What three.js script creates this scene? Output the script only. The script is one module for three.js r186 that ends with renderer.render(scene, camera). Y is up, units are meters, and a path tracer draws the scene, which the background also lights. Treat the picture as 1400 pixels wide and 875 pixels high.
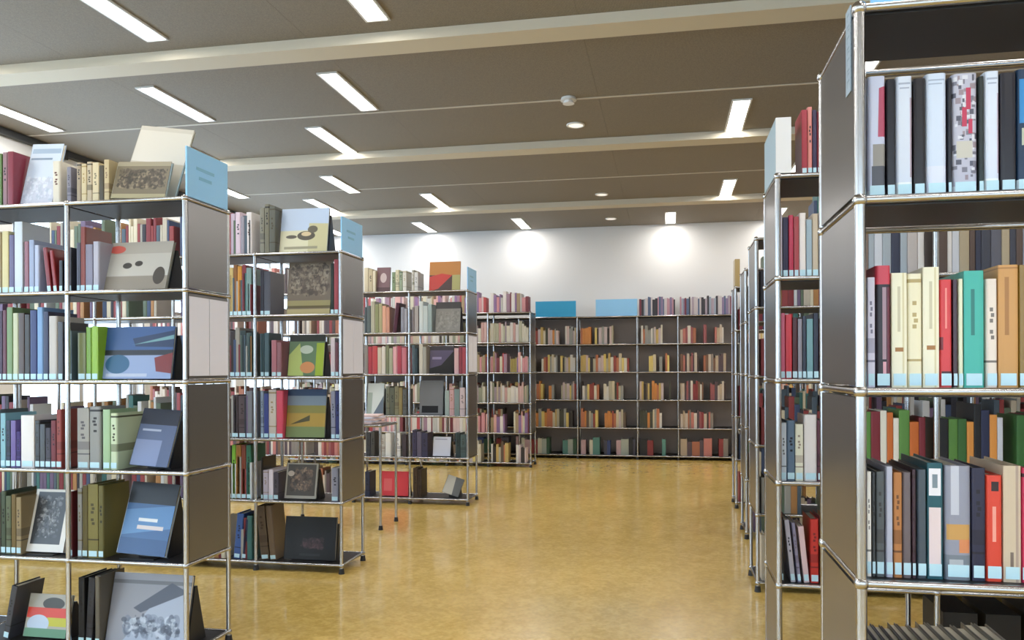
import * as THREE from 'three';
import { RoundedBoxGeometry } from 'three/addons/geometries/RoundedBoxGeometry.js';
import { mergeGeometries } from 'three/addons/utils/BufferGeometryUtils.js';
import { RectAreaLightUniformsLib } from 'three/addons/lights/RectAreaLightUniformsLib.js';

// ---------------------------------------------------------------- camera, sky, light, exposure
RectAreaLightUniformsLib.init();
const scene = new THREE.Scene();
const F = 1103.4, YAW = 0.1906, ROLL = 0.0037, EYE = 1.133, SHIFT = 67.5;   // focal length and lens shift in pixels of a 1400 x 875 frame
const camera = new THREE.PerspectiveCamera(2 * Math.atan(437.5 / F) * 180 / Math.PI, 1400 / 875, 0.05, 80);
camera.position.set(0, EYE, 0);
camera.rotation.order = 'YXZ';
camera.rotation.set(0, YAW, -ROLL);
camera.setViewOffset(1400, 875, 0, -SHIFT, 1400, 875);
const renderer = new THREE.WebGLRenderer({ antialias: true });
renderer.toneMapping = THREE.LinearToneMapping;
renderer.toneMappingExposure = 1.0;
renderer.shadowMap.enabled = true;
scene.background = new THREE.Color().setRGB(0.62, 0.81, 1.0);      // even overcast sky outside the windows
scene.backgroundIntensity = 6.5;
const LAMP_NITS = 31, LAMP_COLOR = new THREE.Color().setRGB(1.0, 0.97, 0.93);

// ---------------------------------------------------------------- helpers
const H = 2.99;                                                       // ceiling height
let seed = 20240611;
const rnd = () => { seed = (seed * 1664525 + 1013904223) >>> 0; return seed / 4294967296; };
const rr = (a, b) => a + (b - a) * rnd();
const pick = a => a[Math.floor(rnd() * a.length) % a.length];
const taken = {};
function numbered(n) { const k = taken[n] = (taken[n] ?? -1) + 1; return k ? `${n}_${String(k).padStart(3, '0')}` : n; }
function group(name, label, category, pos = [0, 0, 0], grp) {
  const o = new THREE.Group(); o.name = numbered(name); o.position.set(...pos);
  o.userData = { label, category }; if (grp) o.userData.group = grp;
  scene.add(o); return o;
}
function part(name, geo, mat, parent, pos = [0, 0, 0], scale, rot) {
  const m = new THREE.Mesh(geo, mat); m.name = name; m.position.set(...pos);
  if (scale) m.scale.set(...scale); if (rot) m.rotation.set(...rot);
  m.castShadow = m.receiveShadow = true; parent.add(m); return m;
}
function structure(name, geo, mat, pos, label) {
  const m = part(name, geo, mat, scene, pos); m.userData = { kind: 'structure', label, category: name.split('_')[0] }; return m;
}
const box = (x, y, z) => new THREE.BoxGeometry(x, y, z);
function pixelRay(px, py) {                                            // direction in the room of a pixel of the photograph
  const dx = px - 700, dy = py - 437.5 - SHIFT, c = Math.cos(ROLL), s = Math.sin(ROLL);
  const u = (c * dx - s * dy) / F, v = (s * dx + c * dy) / F;
  return [u * Math.cos(YAW) - Math.sin(YAW), -v, u * Math.sin(YAW) + Math.cos(YAW)];   // x, y, depth
}
function onFront(px, py, depth) { const r = pixelRay(px, py), t = depth / r[2]; return [r[0] * t, EYE + r[1] * t]; }

function noiseTexture(size, fn, srgb) {
  const d = new Uint8Array(size * size * 4);
  for (let y = 0; y < size; y++) for (let x = 0; x < size; x++) {
    const c = fn(x, y); const i = (y * size + x) * 4;
    d[i] = c[0]; d[i + 1] = c[1]; d[i + 2] = c[2]; d[i + 3] = 255;
  }
  const t = new THREE.DataTexture(d, size, size); t.wrapS = t.wrapT = THREE.RepeatWrapping;
  t.magFilter = THREE.LinearFilter; t.minFilter = THREE.LinearMipmapLinearFilter; t.generateMipmaps = true;
  if (srgb) t.colorSpace = THREE.SRGBColorSpace; t.needsUpdate = true; return t;
}
function lattice(n) { const a = Float32Array.from({ length: n * n }, () => rnd()); return (u, v) => {   // tileable value noise, u and v in cells
  const x0 = Math.floor(u), y0 = Math.floor(v), fx = u - x0, fy = v - y0, sx = fx * fx * (3 - 2 * fx), sy = fy * fy * (3 - 2 * fy);
  const g = (i, j) => a[(((j % n) + n) % n) * n + (((i % n) + n) % n)];
  return (g(x0, y0) * (1 - sx) + g(x0 + 1, y0) * sx) * (1 - sy) + (g(x0, y0 + 1) * (1 - sx) + g(x0 + 1, y0 + 1) * sx) * sy; }; }
function metreUV(geo, sx, sz) { const p = geo.attributes.position, uv = geo.attributes.uv; for (let i = 0; i < p.count; i++) uv.setXY(i, p.getX(i) / sx, p.getZ(i) / sz); return geo; }

// ---------------------------------------------------------------- materials
const std = (color, roughness = 0.6, metalness = 0, extra = {}) => new THREE.MeshStandardMaterial({ color, roughness, metalness, ...extra });
const lin = (r, g, b) => new THREE.Color().setRGB(r, g, b);
const n1 = lattice(64), n2 = lattice(128), n3 = lattice(16), n4 = lattice(256);
const floorMap = noiseTexture(1024, (x, y) => {                       // pressed cork: chips of several sizes in ochre
  const u = x / 1024, v = y / 1024;
  const chip = n2(u * 128, v * 128), mid = n1(u * 64, v * 64), big = n3(u * 16, v * 16), fine = n4(u * 256, v * 256);
  let k = 0.30 * chip + 0.30 * mid + 0.22 * big + 0.18 * fine; k = Math.min(1, Math.max(0, (k - 0.28) / 0.44));
  return [203 + 28 * k, 169 + 27 * k, 88 + 26 * k];
}, true);
const floorBump = noiseTexture(512, (x, y) => { const c = 255 * (0.6 * n2(x / 4, y / 4) + 0.4 * n1(x / 8, y / 8)); return [c, c, c]; });
const M = {
  floor: new THREE.MeshPhysicalMaterial({ map: floorMap, roughness: 0.24, bumpMap: floorBump, bumpScale: 0.00012, clearcoat: 0.5, clearcoatRoughness: 0.1 }),
  ceiling: null, beam: std(lin(0.58, 0.52, 0.405), 0.7), joint: std(lin(0.55, 0.5, 0.42), 0.6),
  wall: std(lin(0.74, 0.725, 0.705), 0.85), wallSide: std(lin(0.78, 0.78, 0.77), 0.85),
  chrome: std(lin(0.46, 0.455, 0.45), 0.24, 1), steel: std(lin(0.2, 0.197, 0.2), 0.28, 0.75), board: std(lin(0.013, 0.013, 0.014), 0.4, 0.1),
  back: std(lin(0.30, 0.245, 0.215), 0.5, 0.1), black: std(lin(0.012, 0.012, 0.013), 0.5), darkTrim: std(lin(0.05, 0.055, 0.06), 0.6),
  blue: std(lin(0.28, 0.60, 0.95), 0.45), blueDeep: std(lin(0.03, 0.36, 0.66), 0.45), blueGrey: std(lin(0.36, 0.48, 0.55), 0.5), blueInk: std(lin(0.2, 0.47, 0.7), 0.5),
  paper: std(lin(0.74, 0.75, 0.86), 0.8), white: std(lin(0.8, 0.8, 0.8), 0.5), pages: std(lin(0.74, 0.68, 0.55), 0.9),
  sticker: std(lin(0.56, 0.79, 0.86), 0.4), housing: std(lin(0.7, 0.7, 0.68), 0.5),
  glass: new THREE.MeshPhysicalMaterial({ color: 0xffffff, roughness: 0.02, transmission: 1, thickness: 0 }),
  frame: std(lin(0.5, 0.5, 0.5), 0.5, 0.2),
  lampGlow: new THREE.MeshStandardMaterial({ color: 0xffffff, emissive: LAMP_COLOR, emissiveIntensity: 6, roughness: 0.6 }),
  spotGlow: new THREE.MeshStandardMaterial({ color: 0xffffff, emissive: lin(1, 0.93, 0.86), emissiveIntensity: 0.7, roughness: 0.6 }),
};
const ceilMap = noiseTexture(512, (x, y) => {                          // fine perforated sheet in taupe
  const d = ((x % 8) - 3.5) ** 2 + ((y % 8) - 3.5) ** 2 < 5 ? 0.72 : 1, n = 0.94 + 0.1 * n1(x / 8, y / 8);
  return [141 * d * n, 131 * d * n, 117 * d * n];
}, true);
M.ceiling = std(0xffffff, 0.75, 0, { map: ceilMap });

// ---------------------------------------------------------------- the room
const XL = -5.0, XR = 5.6, ZB = 10.56, ZN = -3.2;                      // left and right walls, far wall, wall behind the camera (depths)
const midX = (XL + XR) / 2, midZ = -(ZB + ZN) / 2, WX = XR - XL, WZ = ZB - ZN;
structure('floor', metreUV(box(WX + 0.4, 0.2, WZ + 0.4), 1.6, 1.6), M.floor, [midX, -0.1, midZ], 'glossy ochre cork floor running along the aisle');
structure('wall_back', box(WX + 0.4, H + 0.4, 0.2), M.wall, [midX, H / 2, -(ZB + 0.1)], 'white wall above the wall shelving');
structure('wall_right', box(0.2, H + 0.4, WZ), M.wallSide, [XR + 0.1, H / 2, midZ], 'plain white side wall');
const ceil = structure('ceiling', box(WX + 0.4, 0.2, WZ + 0.4), std(lin(0.08, 0.075, 0.07), 0.9), [midX, H + 0.112, midZ], 'taupe perforated metal ceiling with beige beams');
const JOINTS = [-2.0, 0.9, 2.1, 3.28, 5.53, 7.85, 10.0];
{ // perforated panels between the beams
  const edges = [ZN, -0.27, 0.9, 2.02, 3.28, 4.31, 5.53, 6.59, 7.85, 8.99, ZB];
  for (let k = 0; k + 1 < edges.length; k++) {
    const a = edges[k], b = edges[k + 1], n = 7, w = WX / n;
    for (let i = 0; i < n; i++) part('ceiling_panel', metreUV(box(w - 0.0014, 0.012, b - a - 0.012), 0.32, 0.32), M.ceiling, ceil, [XL + w * (i + 0.5) - midX, H + 0.006 - (H + 0.112), -(a + b) / 2 - midZ]);
  }
  for (const z of [0.9, 3.28, 5.53, 7.85]) part('joint_strip', box(WX, 0.006, 0.022), M.joint, ceil, [0, -0.112 - 0.001, -z - midZ]);
}
[-0.27, 2.02, 4.31, 6.59, 8.99].forEach((z, k) => structure(`trim_${k + 1}`, box(WX, 0.057, 0.18), M.beam, [midX, H - 0.0285, -z], 'beige beam crossing the ceiling'));
{ // window wall on the left
  const sill = 0.55, head = 2.62;
  const wl = structure('wall_left', box(0.2, sill, WZ), M.wallSide, [XL - 0.1, sill / 2, midZ], 'window wall with low white sill');
  part('lintel', box(0.2, H + 0.2 - head, WZ), M.wallSide, wl, [0, (H + 0.2 + head) / 2 - sill / 2, 0]);
  const bays = 8, w = WZ / bays;
  for (let k = 0; k <= bays; k++) part('pier', box(0.2, head - sill, 0.24), M.wallSide, wl, [0, (head + sill) / 2 - sill / 2, -WZ / 2 + k * w]);
  for (let k = 0; k < bays; k++) {
    const g = new THREE.Group(); g.name = `window_${k + 1}`; g.position.set(XL - 0.1, (sill + head) / 2, midZ - WZ / 2 + (k + 0.5) * w);
    g.userData = { kind: 'structure', label: 'tall grey framed window in the side wall', category: 'window' }; scene.add(g);
    const hh = head - sill, ww = w - 0.24;
    part('pane', box(0.006, hh, ww), M.glass, g);
    for (const s of [-1, 1]) { part('window_frame', box(0.06, 0.05, ww), M.frame, g, [0, s * (hh / 2 - 0.025), 0]); part('window_frame', box(0.06, hh, 0.05), M.frame, g, [0, 0, s * (ww / 2 - 0.025)]); }
    part('mullion', box(0.06, hh, 0.05), M.frame, g);
  }
  const tr = structure('trim_6', box(0.05, 0.05, WZ), M.darkTrim, [XL + 0.03, H - 0.03, midZ], 'dark curtain rail along the window wall');
  for (let z = 3.5; z < 10; z += 0.8) part('rail_bracket', box(0.07, 0.07, 0.05), M.black, tr, [0.02, -0.03, -z - midZ]);
}

{ // windows in the wall behind the camera
  const sill = 0.75, head = 2.5, z = -(ZN - 0.1), W = WX + 0.4;
  const wf = structure('wall_front', box(W, sill, 0.2), M.wallSide, [midX, sill / 2, z], 'end wall with a row of windows');
  part('lintel', box(W, H + 0.2 - head, 0.2), M.wallSide, wf, [0, (H + 0.2 + head) / 2 - sill / 2, 0]);
  const bays = 6, w = W / bays, hh = head - sill, ww = w - 0.5;
  for (let k = 0; k <= bays; k++) part('pier', box(0.5, hh, 0.2), M.wallSide, wf, [-W / 2 + k * w, (head + sill) / 2 - sill / 2, 0]);
  for (let k = 0; k < bays; k++) {
    const g = new THREE.Group(); g.name = `window_${k + 9}`; g.position.set(midX - W / 2 + (k + 0.5) * w, (sill + head) / 2, z);
    g.userData = { kind: 'structure', label: 'grey framed window in the end wall', category: 'window' }; scene.add(g);
    part('pane', box(ww, hh, 0.006), M.glass, g);
    for (const q of [-1, 1]) { part('window_frame', box(ww, 0.05, 0.06), M.frame, g, [0, q * (hh / 2 - 0.025), 0]); part('window_frame', box(0.05, hh, 0.06), M.frame, g, [q * (ww / 2 - 0.025), 0, 0]); }
  }
}
// ---------------------------------------------------------------- ceiling lamps
function ceilingLight(x, z, label) {
  const W = 0.125, Ln = 0.73, g = group('ceiling_light', label, 'lamp', [x, H, -z], 'long recessed ceiling lamps');
  for (const s of [-1, 1]) { part('frame', box(0.012, 0.01, Ln), M.housing, g, [s * (W / 2), -0.005, 0]); part('frame', box(W + 0.012, 0.01, 0.012), M.housing, g, [0, -0.005, s * Ln / 2]); }
  part('diffuser', box(W - 0.012, 0.006, Ln - 0.012), M.lampGlow, g, [0, -0.004, 0]);
  const l = new THREE.RectAreaLight(LAMP_COLOR, LAMP_NITS, W - 0.016, Ln - 0.016); l.name = 'lamp_light'; l.position.y = -0.009; l.rotation.x = -Math.PI / 2; l.castShadow = true; g.add(l);
}
const ORD = ['first', 'second', 'third', 'fourth', 'fifth', 'sixth', 'seventh', 'eighth', 'ninth', 'tenth'], lampRows =
  [[-2.0, [-3.4, -0.8, 1.8, 4.4]], [0.3, [-3.4, -2.1, 1.2, 2.5, 3.8]], [1.5, [-4.0, -2.7, 0.6, 1.9, 3.2]], [2.6, [-4.6, -3.4, -2.1, 1.2, 2.5, 3.8]], [3.7, [-4.08, -2.8, -1.5, 1.75, 3.0, 4.3]],
  [5.09, [-4.62, -3.35, -2.08, 1.2, 2.45, 3.7]], [6.13, [-3.94, -2.65, 0.51, 1.79, 3.07]], [7.6, [-4.46, -3.2, 1.2, 2.5, 3.8]], [8.54, [-3.82, -2.5, 0.61, 1.9, 3.2]], [10.1, [-4.38, -3.1, -1.82, 0.04, 1.3, 2.6, 3.9]]];
lampRows.forEach(([z, xs], r) => xs.forEach((x, k) => ceilingLight(x, z, `long white ceiling lamp, ${ORD[k]} from window wall, ${ORD[lampRows.length - 1 - r]} row from far wall`)));
for (const [z, o] of [[6.11, 'third'], [8.59, 'second'], [10.0, 'first']]) {
  const g = group('downlight', `small round pale ceiling spot above the aisle, ${o} from the far wall`, 'lamp', [-0.68, H, -z], 'round ceiling spots above the aisle');
  part('ring', new THREE.TorusGeometry(0.062, 0.008, 8, 28), M.housing, g, [0, -0.004, 0], null, [Math.PI / 2, 0, 0]);
  part('lens', new THREE.CylinderGeometry(0.06, 0.06, 0.006, 28), M.spotGlow, g, [0, -0.004, 0]);
  const l = new THREE.SpotLight(lin(1, 0.93, 0.85), 1.6, 6, 0.8, 0.7, 2); l.name = 'spot_light'; l.position.set(0, -0.02, 0); l.target.position.set(0, -1, 0); l.castShadow = true; l.shadow.radius = 3; g.add(l, l.target);
}
{ const g = group('smoke_detector', 'small round ceiling sensor between the lamps above the aisle', 'sensor', [-0.66, H, -5.5]);
  part('base', new THREE.CylinderGeometry(0.05, 0.055, 0.02, 24), M.housing, g, [0, -0.01, 0]); part('head', new THREE.CylinderGeometry(0.028, 0.04, 0.022, 24), M.white, g, [0, -0.03, 0]); }

// ---------------------------------------------------------------- steel tube shelving
const LV = { top: 1.79, 1: 1.44, 0: 1.09, '-1': 0.74, '-2': 0.39, '-3': 0.045 };
const LEVELS = [0.045, 0.39, 0.74, 1.09, 1.44, 1.79], TR = 0.0098;
const tubeGeo = new THREE.CylinderGeometry(TR, TR, 1, 14), ballGeo = new THREE.SphereGeometry(0.0135, 14, 10), footGeo = new THREE.CylinderGeometry(0.013, 0.017, 0.03, 14), unitBox = box(1, 1, 1);
const units = {};
function shelving(key, { name = 'steel_shelf', label, xs, z, d, panelSide, panelFrom = 1, back = false, boardDepth = d, levels = LEVELS, group: grp }) {
  const g = group(name, label, 'shelf', [xs[0], 0, -z - d / 2], grp), hi = levels[levels.length - 1];
  xs = xs.slice().sort((a, b) => a - b); const X = xs.map(x => x - g.position.x);
  for (const x of X) for (const s of [1, -1]) {
    part('post', tubeGeo, M.chrome, g, [x, hi / 2 + 0.015, s * d / 2], [1, hi - 0.03, 1]);
    part('foot', footGeo, M.black, g, [x, 0.015, s * d / 2]);
    for (const y of levels) part('joint', ballGeo, M.chrome, g, [x, y, s * d / 2]);
  }
  for (const y of levels) {
    for (const x of X) part('cross_rail', tubeGeo, M.chrome, g, [x, y, 0], [0.8, d, 0.8], [Math.PI / 2, 0, 0]);
    for (let k = 0; k + 1 < X.length; k++) {
      const w = X[k + 1] - X[k], c = (X[k] + X[k + 1]) / 2;
      for (const s of [1, -1]) part('rail', tubeGeo, M.chrome, g, [c, y, s * d / 2], [0.8, w, 0.8], [0, 0, Math.PI / 2]);
      part('shelf_board', unitBox, M.board, g, [c, y - 0.003, (d - boardDepth) / 2], [w - 0.02, 0.014, boardDepth - 0.02]);
    }
  }
  if (panelSide !== undefined) {
    const x = panelSide < 0 ? X[0] : X[X.length - 1];
    for (let k = panelFrom; k + 1 < levels.length; k++) part('end_panel', unitBox, M.steel, g, [x, (levels[k] + levels[k + 1]) / 2, 0], [0.014, levels[k + 1] - levels[k] - 0.022, d - 0.022]);
  }
  if (back) for (let k = 0; k + 1 < levels.length; k++) for (let i = 0; i + 1 < X.length; i++)
    part('back_panel', unitBox, M.back, g, [(X[i] + X[i + 1]) / 2, (levels[k] + levels[k + 1]) / 2, -d / 2 + 0.004], [X[i + 1] - X[i] - 0.022, levels[k + 1] - levels[k] - 0.022, 0.01]);
  units[key] = { g, xs, z, d, key }; return g;
}
const run = (x, w, n, s) => Array.from({ length: n + 1 }, (_, k) => x + s * w * k);
shelving('A', { label: 'chrome tube shelf row with a tilted photo book standing on top', xs: run(-1.802, 0.51, 4, -1), z: 2.78, d: 0.30, panelSide: 1 });
shelving('B', { label: 'chrome tube shelf row topped by a sky-blue picture book', xs: run(-1.783, 0.515, 5, -1), z: 4.222, d: 0.32, panelSide: 1 });
shelving('C', { label: 'chrome tube shelf row topped by an orange and red album', xs: run(-1.638, 0.502, 6, -1), z: 6.524, d: 0.32, panelSide: 1 });
shelving('D', { label: 'chrome tube shelf row of small books just before the wall shelving', xs: run(-1.555, 0.5, 6, -1), z: 9.18, d: 0.32, panelSide: 1 });
shelving('E', { name: 'wall_shelf', label: 'wide dark-backed wall shelving below the white wall with two blue signs', xs: [-4.873, -4.123, -3.373, -2.623, -1.873, -1.123, -0.373, 0.127, 0.877, 1.627, 2.377], z: 10.19, d: 0.33, back: true });
shelving('R', { label: 'large chrome and steel shelf holding white binders on its highest board', xs: run(0.346, 0.75, 3, 1), z: 1.568, d: 0.35, boardDepth: 0.26, panelSide: -1, panelFrom: 0 });
shelving('S', { label: 'chrome tube shelf with a white sign block on its end', xs: run(0.372, 0.5, 5, 1), z: 2.885, d: 0.33, panelSide: -1, panelFrom: 0 });
shelving('T', { label: 'chrome tube shelf row directly behind the shelf with white sign block', xs: run(0.445, 0.5, 5, 1), z: 4.257, d: 0.33, panelSide: -1 });
shelving('U', { label: 'chrome tube shelf row, second one behind the white sign block', xs: run(0.512, 0.5, 5, 1), z: 5.559, d: 0.33, panelSide: -1 });
shelving('V', { label: 'chrome tube shelf row with a tan book upright on its end', xs: run(0.544, 0.5, 5, 1), z: 6.766, d: 0.33, panelSide: -1 });
{ // low table behind the second display row
  const g = group('side_table', 'low steel tube table with papers behind the sky-blue book shelf', 'table', [-2.0, 0, -5.6]);
  for (const x of [0, -0.75]) for (const z of [0.165, -0.165]) { part('leg', tubeGeo, M.chrome, g, [x, 0.375, z], [1, 0.72, 1]); part('foot', footGeo, M.black, g, [x, 0.015, z]); part('joint', ballGeo, M.chrome, g, [x, 0.735, z]); }
  for (const z of [0.165, -0.165]) part('rail', tubeGeo, M.chrome, g, [-0.375, 0.735, z], [0.9, 0.75, 0.9], [0, 0, Math.PI / 2]);
  for (const x of [0, -0.75]) part('rail', tubeGeo, M.chrome, g, [x, 0.735, 0], [0.9, 0.33, 0.9], [Math.PI / 2, 0, 0]);
  part('tabletop', unitBox, M.steel, g, [-0.375, 0.735, 0], [0.73, 0.014, 0.31]);
  const p = group('paper_pile', 'pale pink papers lying on the low steel table', 'papers', [-2.16, 0.7455, -5.6]);
  for (let k = 0; k < 5; k++) part('sheet', unitBox, k % 2 ? M.paper : std(lin(0.72, 0.55, 0.52), 0.8), p, [rr(-0.02, 0.02), 0.006 + k * 0.012, rr(-0.02, 0.02)], [0.21, 0.0115, 0.24], [0, rr(-0.2, 0.2), 0]);
}

// ---------------------------------------------------------------- signs and notices on the shelf ends
function endSign(u, label, thick, side, mat, edge) {
  const U = units[u], x = side > 0 ? U.xs[U.xs.length - 1] : U.xs[0], g = group('shelf_sign', label, 'sign', [x - side * (thick / 2 - 0.006), 1.80, -(U.z + U.d / 2)]);
  const pl = part('plate', unitBox, mat, g, [0, 0.095, 0], [thick, 0.19, U.d - 0.01]);
  if (edge) part('edge_face', unitBox, edge, g, [0, 0.095, U.d / 2], [thick, 0.19, 0.008]);
  else for (const [y, l] of [[0.12, 0.13], [0.085, 0.09]]) part('faint_print', unitBox, M.blueInk, pl, [side * (0.5 + 0.0004 / thick), (y - 0.095) / 0.19, 0.02 / U.d], [0.0008 / thick, 0.012 / 0.19, l / U.d]);
}
endSign('A', 'light blue sign plate on end of the tilted photo book shelf', 0.006, 1, M.blue);
endSign('B', 'light blue sign plate on end of the sky-blue book shelf', 0.006, 1, M.blue);
endSign('C', 'light blue sign plate on end of the orange album shelf', 0.006, 1, M.blue);
endSign('S', 'white and blue-grey sign block on a shelf end beside red books', 0.05, -1, M.blueGrey, M.white);
function boardSign(u, x, w, h, mat, label) { const U = units[u], g = group('shelf_sign', label, 'sign', [x, 1.80, -(U.z + 0.02)]); part('plate', unitBox, mat, g, [0, h / 2, 0], [w, h, 0.006]); part('foot', unitBox, M.chrome, g, [0, 0.004, -0.03], [w * 0.8, 0.006, 0.06]); }
boardSign('E', -1.40, 0.52, 0.20, M.blueDeep, 'deep blue sign board on top of the wall shelving');
boardSign('E', -0.63, 0.52, 0.21, M.blue, 'pale blue sign board on top of the wall shelving');
boardSign('R', 0.72, 0.70, 0.16, M.blue, 'light blue sign board along the top of the binder shelf');
for (const [u, what] of [['A', 'tilted photo book'], ['B', 'sky-blue book'], ['C', 'orange album']]) {
  const U = units[u], x = U.xs[U.xs.length - 1] + 0.0085, w = (U.d - 0.03) / 2;
  for (const s of [1, -1]) { const g = group('notice_sheet', `tall white notice sheet by ${s > 0 ? 'front' : 'rear'} post on the ${what} shelf end`, 'notice', [x, 1.11, -(U.z + U.d / 2)], `white notices on the ${what} shelf end`);
    part('sheet', unitBox, M.paper, g, [0, 0.155, s * (w / 2 + 0.002)], [0.002, 0.305, w]); }
}
function canvasTexture(w, h, draw) { const c = document.createElement('canvas'); c.width = w; c.height = h; draw(c.getContext('2d'), w, h); const t = new THREE.CanvasTexture(c); t.colorSpace = THREE.SRGBColorSpace; return t; }
{ // lettering strip on the steel end panel of the binder shelf
  const t = canvasTexture(64, 256, (c, w, h) => { c.fillStyle = '#9aabb8'; c.fillRect(0, 0, w, h); c.fillStyle = '#7c8f9e'; for (let k = 0; k < 7; k++) { c.fillRect(16, 16 + k * 33, 32, 6); c.fillRect(16, 16 + k * 33, 6, 20); if (k % 2) c.fillRect(30, 28 + k * 33, 18, 6); } });
  const g = group('label_strip', 'narrow blue-grey lettering strip on the large steel end panel', 'label', [0.346 - 0.0085, 1.62, -1.617]);
  part('strip', box(0.002, 0.16, 0.04), std(0xffffff, 0.5, 0, { map: t }), g, [0, 0.11, 0]);
}

// ---------------------------------------------------------------- books
// unit book: spine towards +z, origin at the middle of its base, front of the spine at z = 0
function bookGeos(round) {
  const s = new THREE.Shape(), b = 0.09, r = round ? 0.05 : 0.012;     // shape y is depth, 0 at the spine, 1 at the fore-edge
  s.moveTo(-0.5, 1); s.lineTo(-0.5, r); s.quadraticCurveTo(-0.47, round ? 0 : 0.002, -0.25, 0); s.lineTo(0.25, 0); s.quadraticCurveTo(0.47, round ? 0 : 0.002, 0.5, r); s.lineTo(0.5, 1);
  s.lineTo(0.5 - b, 1); s.lineTo(0.5 - b, 0.05 + r); s.lineTo(-0.5 + b, 0.05 + r); s.lineTo(-0.5 + b, 1);
  const g = new THREE.ExtrudeGeometry(s, { depth: 1, bevelEnabled: false, curveSegments: round ? 5 : 3 });
  g.rotateX(-Math.PI / 2);                                             // depth -> -z, extrusion -> +y
  const p = g.attributes.position, uv = g.attributes.uv;
  for (let i = 0; i < p.count; i++) uv.setXY(i, p.getX(i) + 0.5, p.getY(i));
  return g;
}
const coverGeo = [bookGeos(false), bookGeos(true)];
const pageGeo = box(0.80, 0.955, 0.90); pageGeo.translate(0, 0.5, -0.53);
const stickerGeo = new RoundedBoxGeometry(1, 1, 1, 1, 0.02);
const spineTex = Array.from({ length: 8 }, (_, k) => canvasTexture(32, 256, (c, w, h) => {          // title strokes and bands printed on spines
  c.fillStyle = '#ffffff'; c.fillRect(0, 0, w, h);
  const ink = ['#4a4a52', '#8a8a8a', '#6a3a3a', '#c8b890', '#303848', '#9a9aa8', '#5a5a4a', '#b0a0a0'][k]; c.fillStyle = ink;
  const y0 = 30 + (k * 37) % 40;
  for (let j = 0; j < 6; j++) if ((j * 5 + k) % 4) c.fillRect(10 + (j % 2) * 3, y0 + j * 13, 9, 9);
  if (k % 3 === 0) c.fillRect(0, 12, w, 8); if (k % 2) c.fillRect(0, 190, w, 5);
  if (k > 4) { c.globalAlpha = 0.5; c.fillRect(0, 140, w, 34); c.globalAlpha = 1; }
}));
const matCache = {};
function coverMat(color, tex) { const k = color + '|' + tex; return matCache[k] ??= std(color, 0.38 + 0.2 * ((tex * 7) % 3) / 2, 0, tex >= 0 ? { map: spineTex[tex % 8] } : {}); }
function colourName(c) {
  const k = new THREE.Color(c), hsl = {}; k.getHSL(hsl, THREE.SRGBColorSpace); const { h, s, l } = hsl, H6 = h * 360;
  if (l < 0.13) return 'black'; if (s < 0.13) return l > 0.8 ? 'white' : l > 0.58 ? 'pale grey' : l > 0.35 ? 'grey' : 'charcoal';
  if (l > 0.85) return H6 > 200 && H6 < 330 ? 'lavender white' : 'cream';
  const hue = H6 < 14 || H6 > 345 ? (l > 0.68 ? 'pink' : 'red') : H6 < 42 ? (l < 0.4 ? 'brown' : l > 0.66 || s < 0.3 ? 'beige' : 'orange') : H6 < 66 ? (l < 0.4 ? 'olive' : 'yellow beige') : H6 < 160 ? 'green' : H6 < 195 ? 'teal' : H6 < 255 ? 'blue' : H6 < 300 ? 'purple' : 'mauve';
  return hue.includes(' ') ? hue : (l < 0.3 && !['brown', 'olive'].includes(hue) ? 'dark ' : l > 0.7 ? 'pale ' : '') + hue;
}
const LEVEL_NAME = { top: 'top board', 1: 'first shelf', 0: 'second shelf', '-1': 'third shelf', '-2': 'fourth shelf', '-3': 'lowest shelf' };
const UNIT_NAME = { A: 'under tilted photobook', B: 'under sky-blue picturebook', C: 'under orange album', R: 'of binder shelf', S: 'under white sign' };
const UNIT_TOP = { A: 'by tilted photobook', B: 'by sky-blue picturebook', C: 'by orange album', R: 'of binder shelf', S: 'by white sign' };
const where = (u, lev) => LEVEL_NAME[lev] + ' ' + (lev === 'top' ? UNIT_TOP : UNIT_NAME)[u];
const boardTop = lev => LV[lev] + 0.0045;
let bookCount = 0;
function book(x, y, z, w, h, d, color, label, grp, { lean = 0, tex = -1, mat, sticker = true, turn = 0 } = {}) {
  const g = group('book', label, 'book', [x, y, z], grp); bookCount++;
  g.rotation.z = lean; g.rotation.y = turn;
  const cv = part('cover', coverGeo[bookCount % 2], mat || coverMat(color, tex), g, [0, 0, 0], [w, h, d]);
  part('pages', pageGeo, M.pages, g, [0, 0, 0], [w, h, d]);
  if (sticker) part('spine_sticker', stickerGeo, M.sticker, cv, [0, 0.017 / h, 0.0003 / d], [0.8, 0.022 / h, 0.0012 / d]);
  return g;
}
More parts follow.
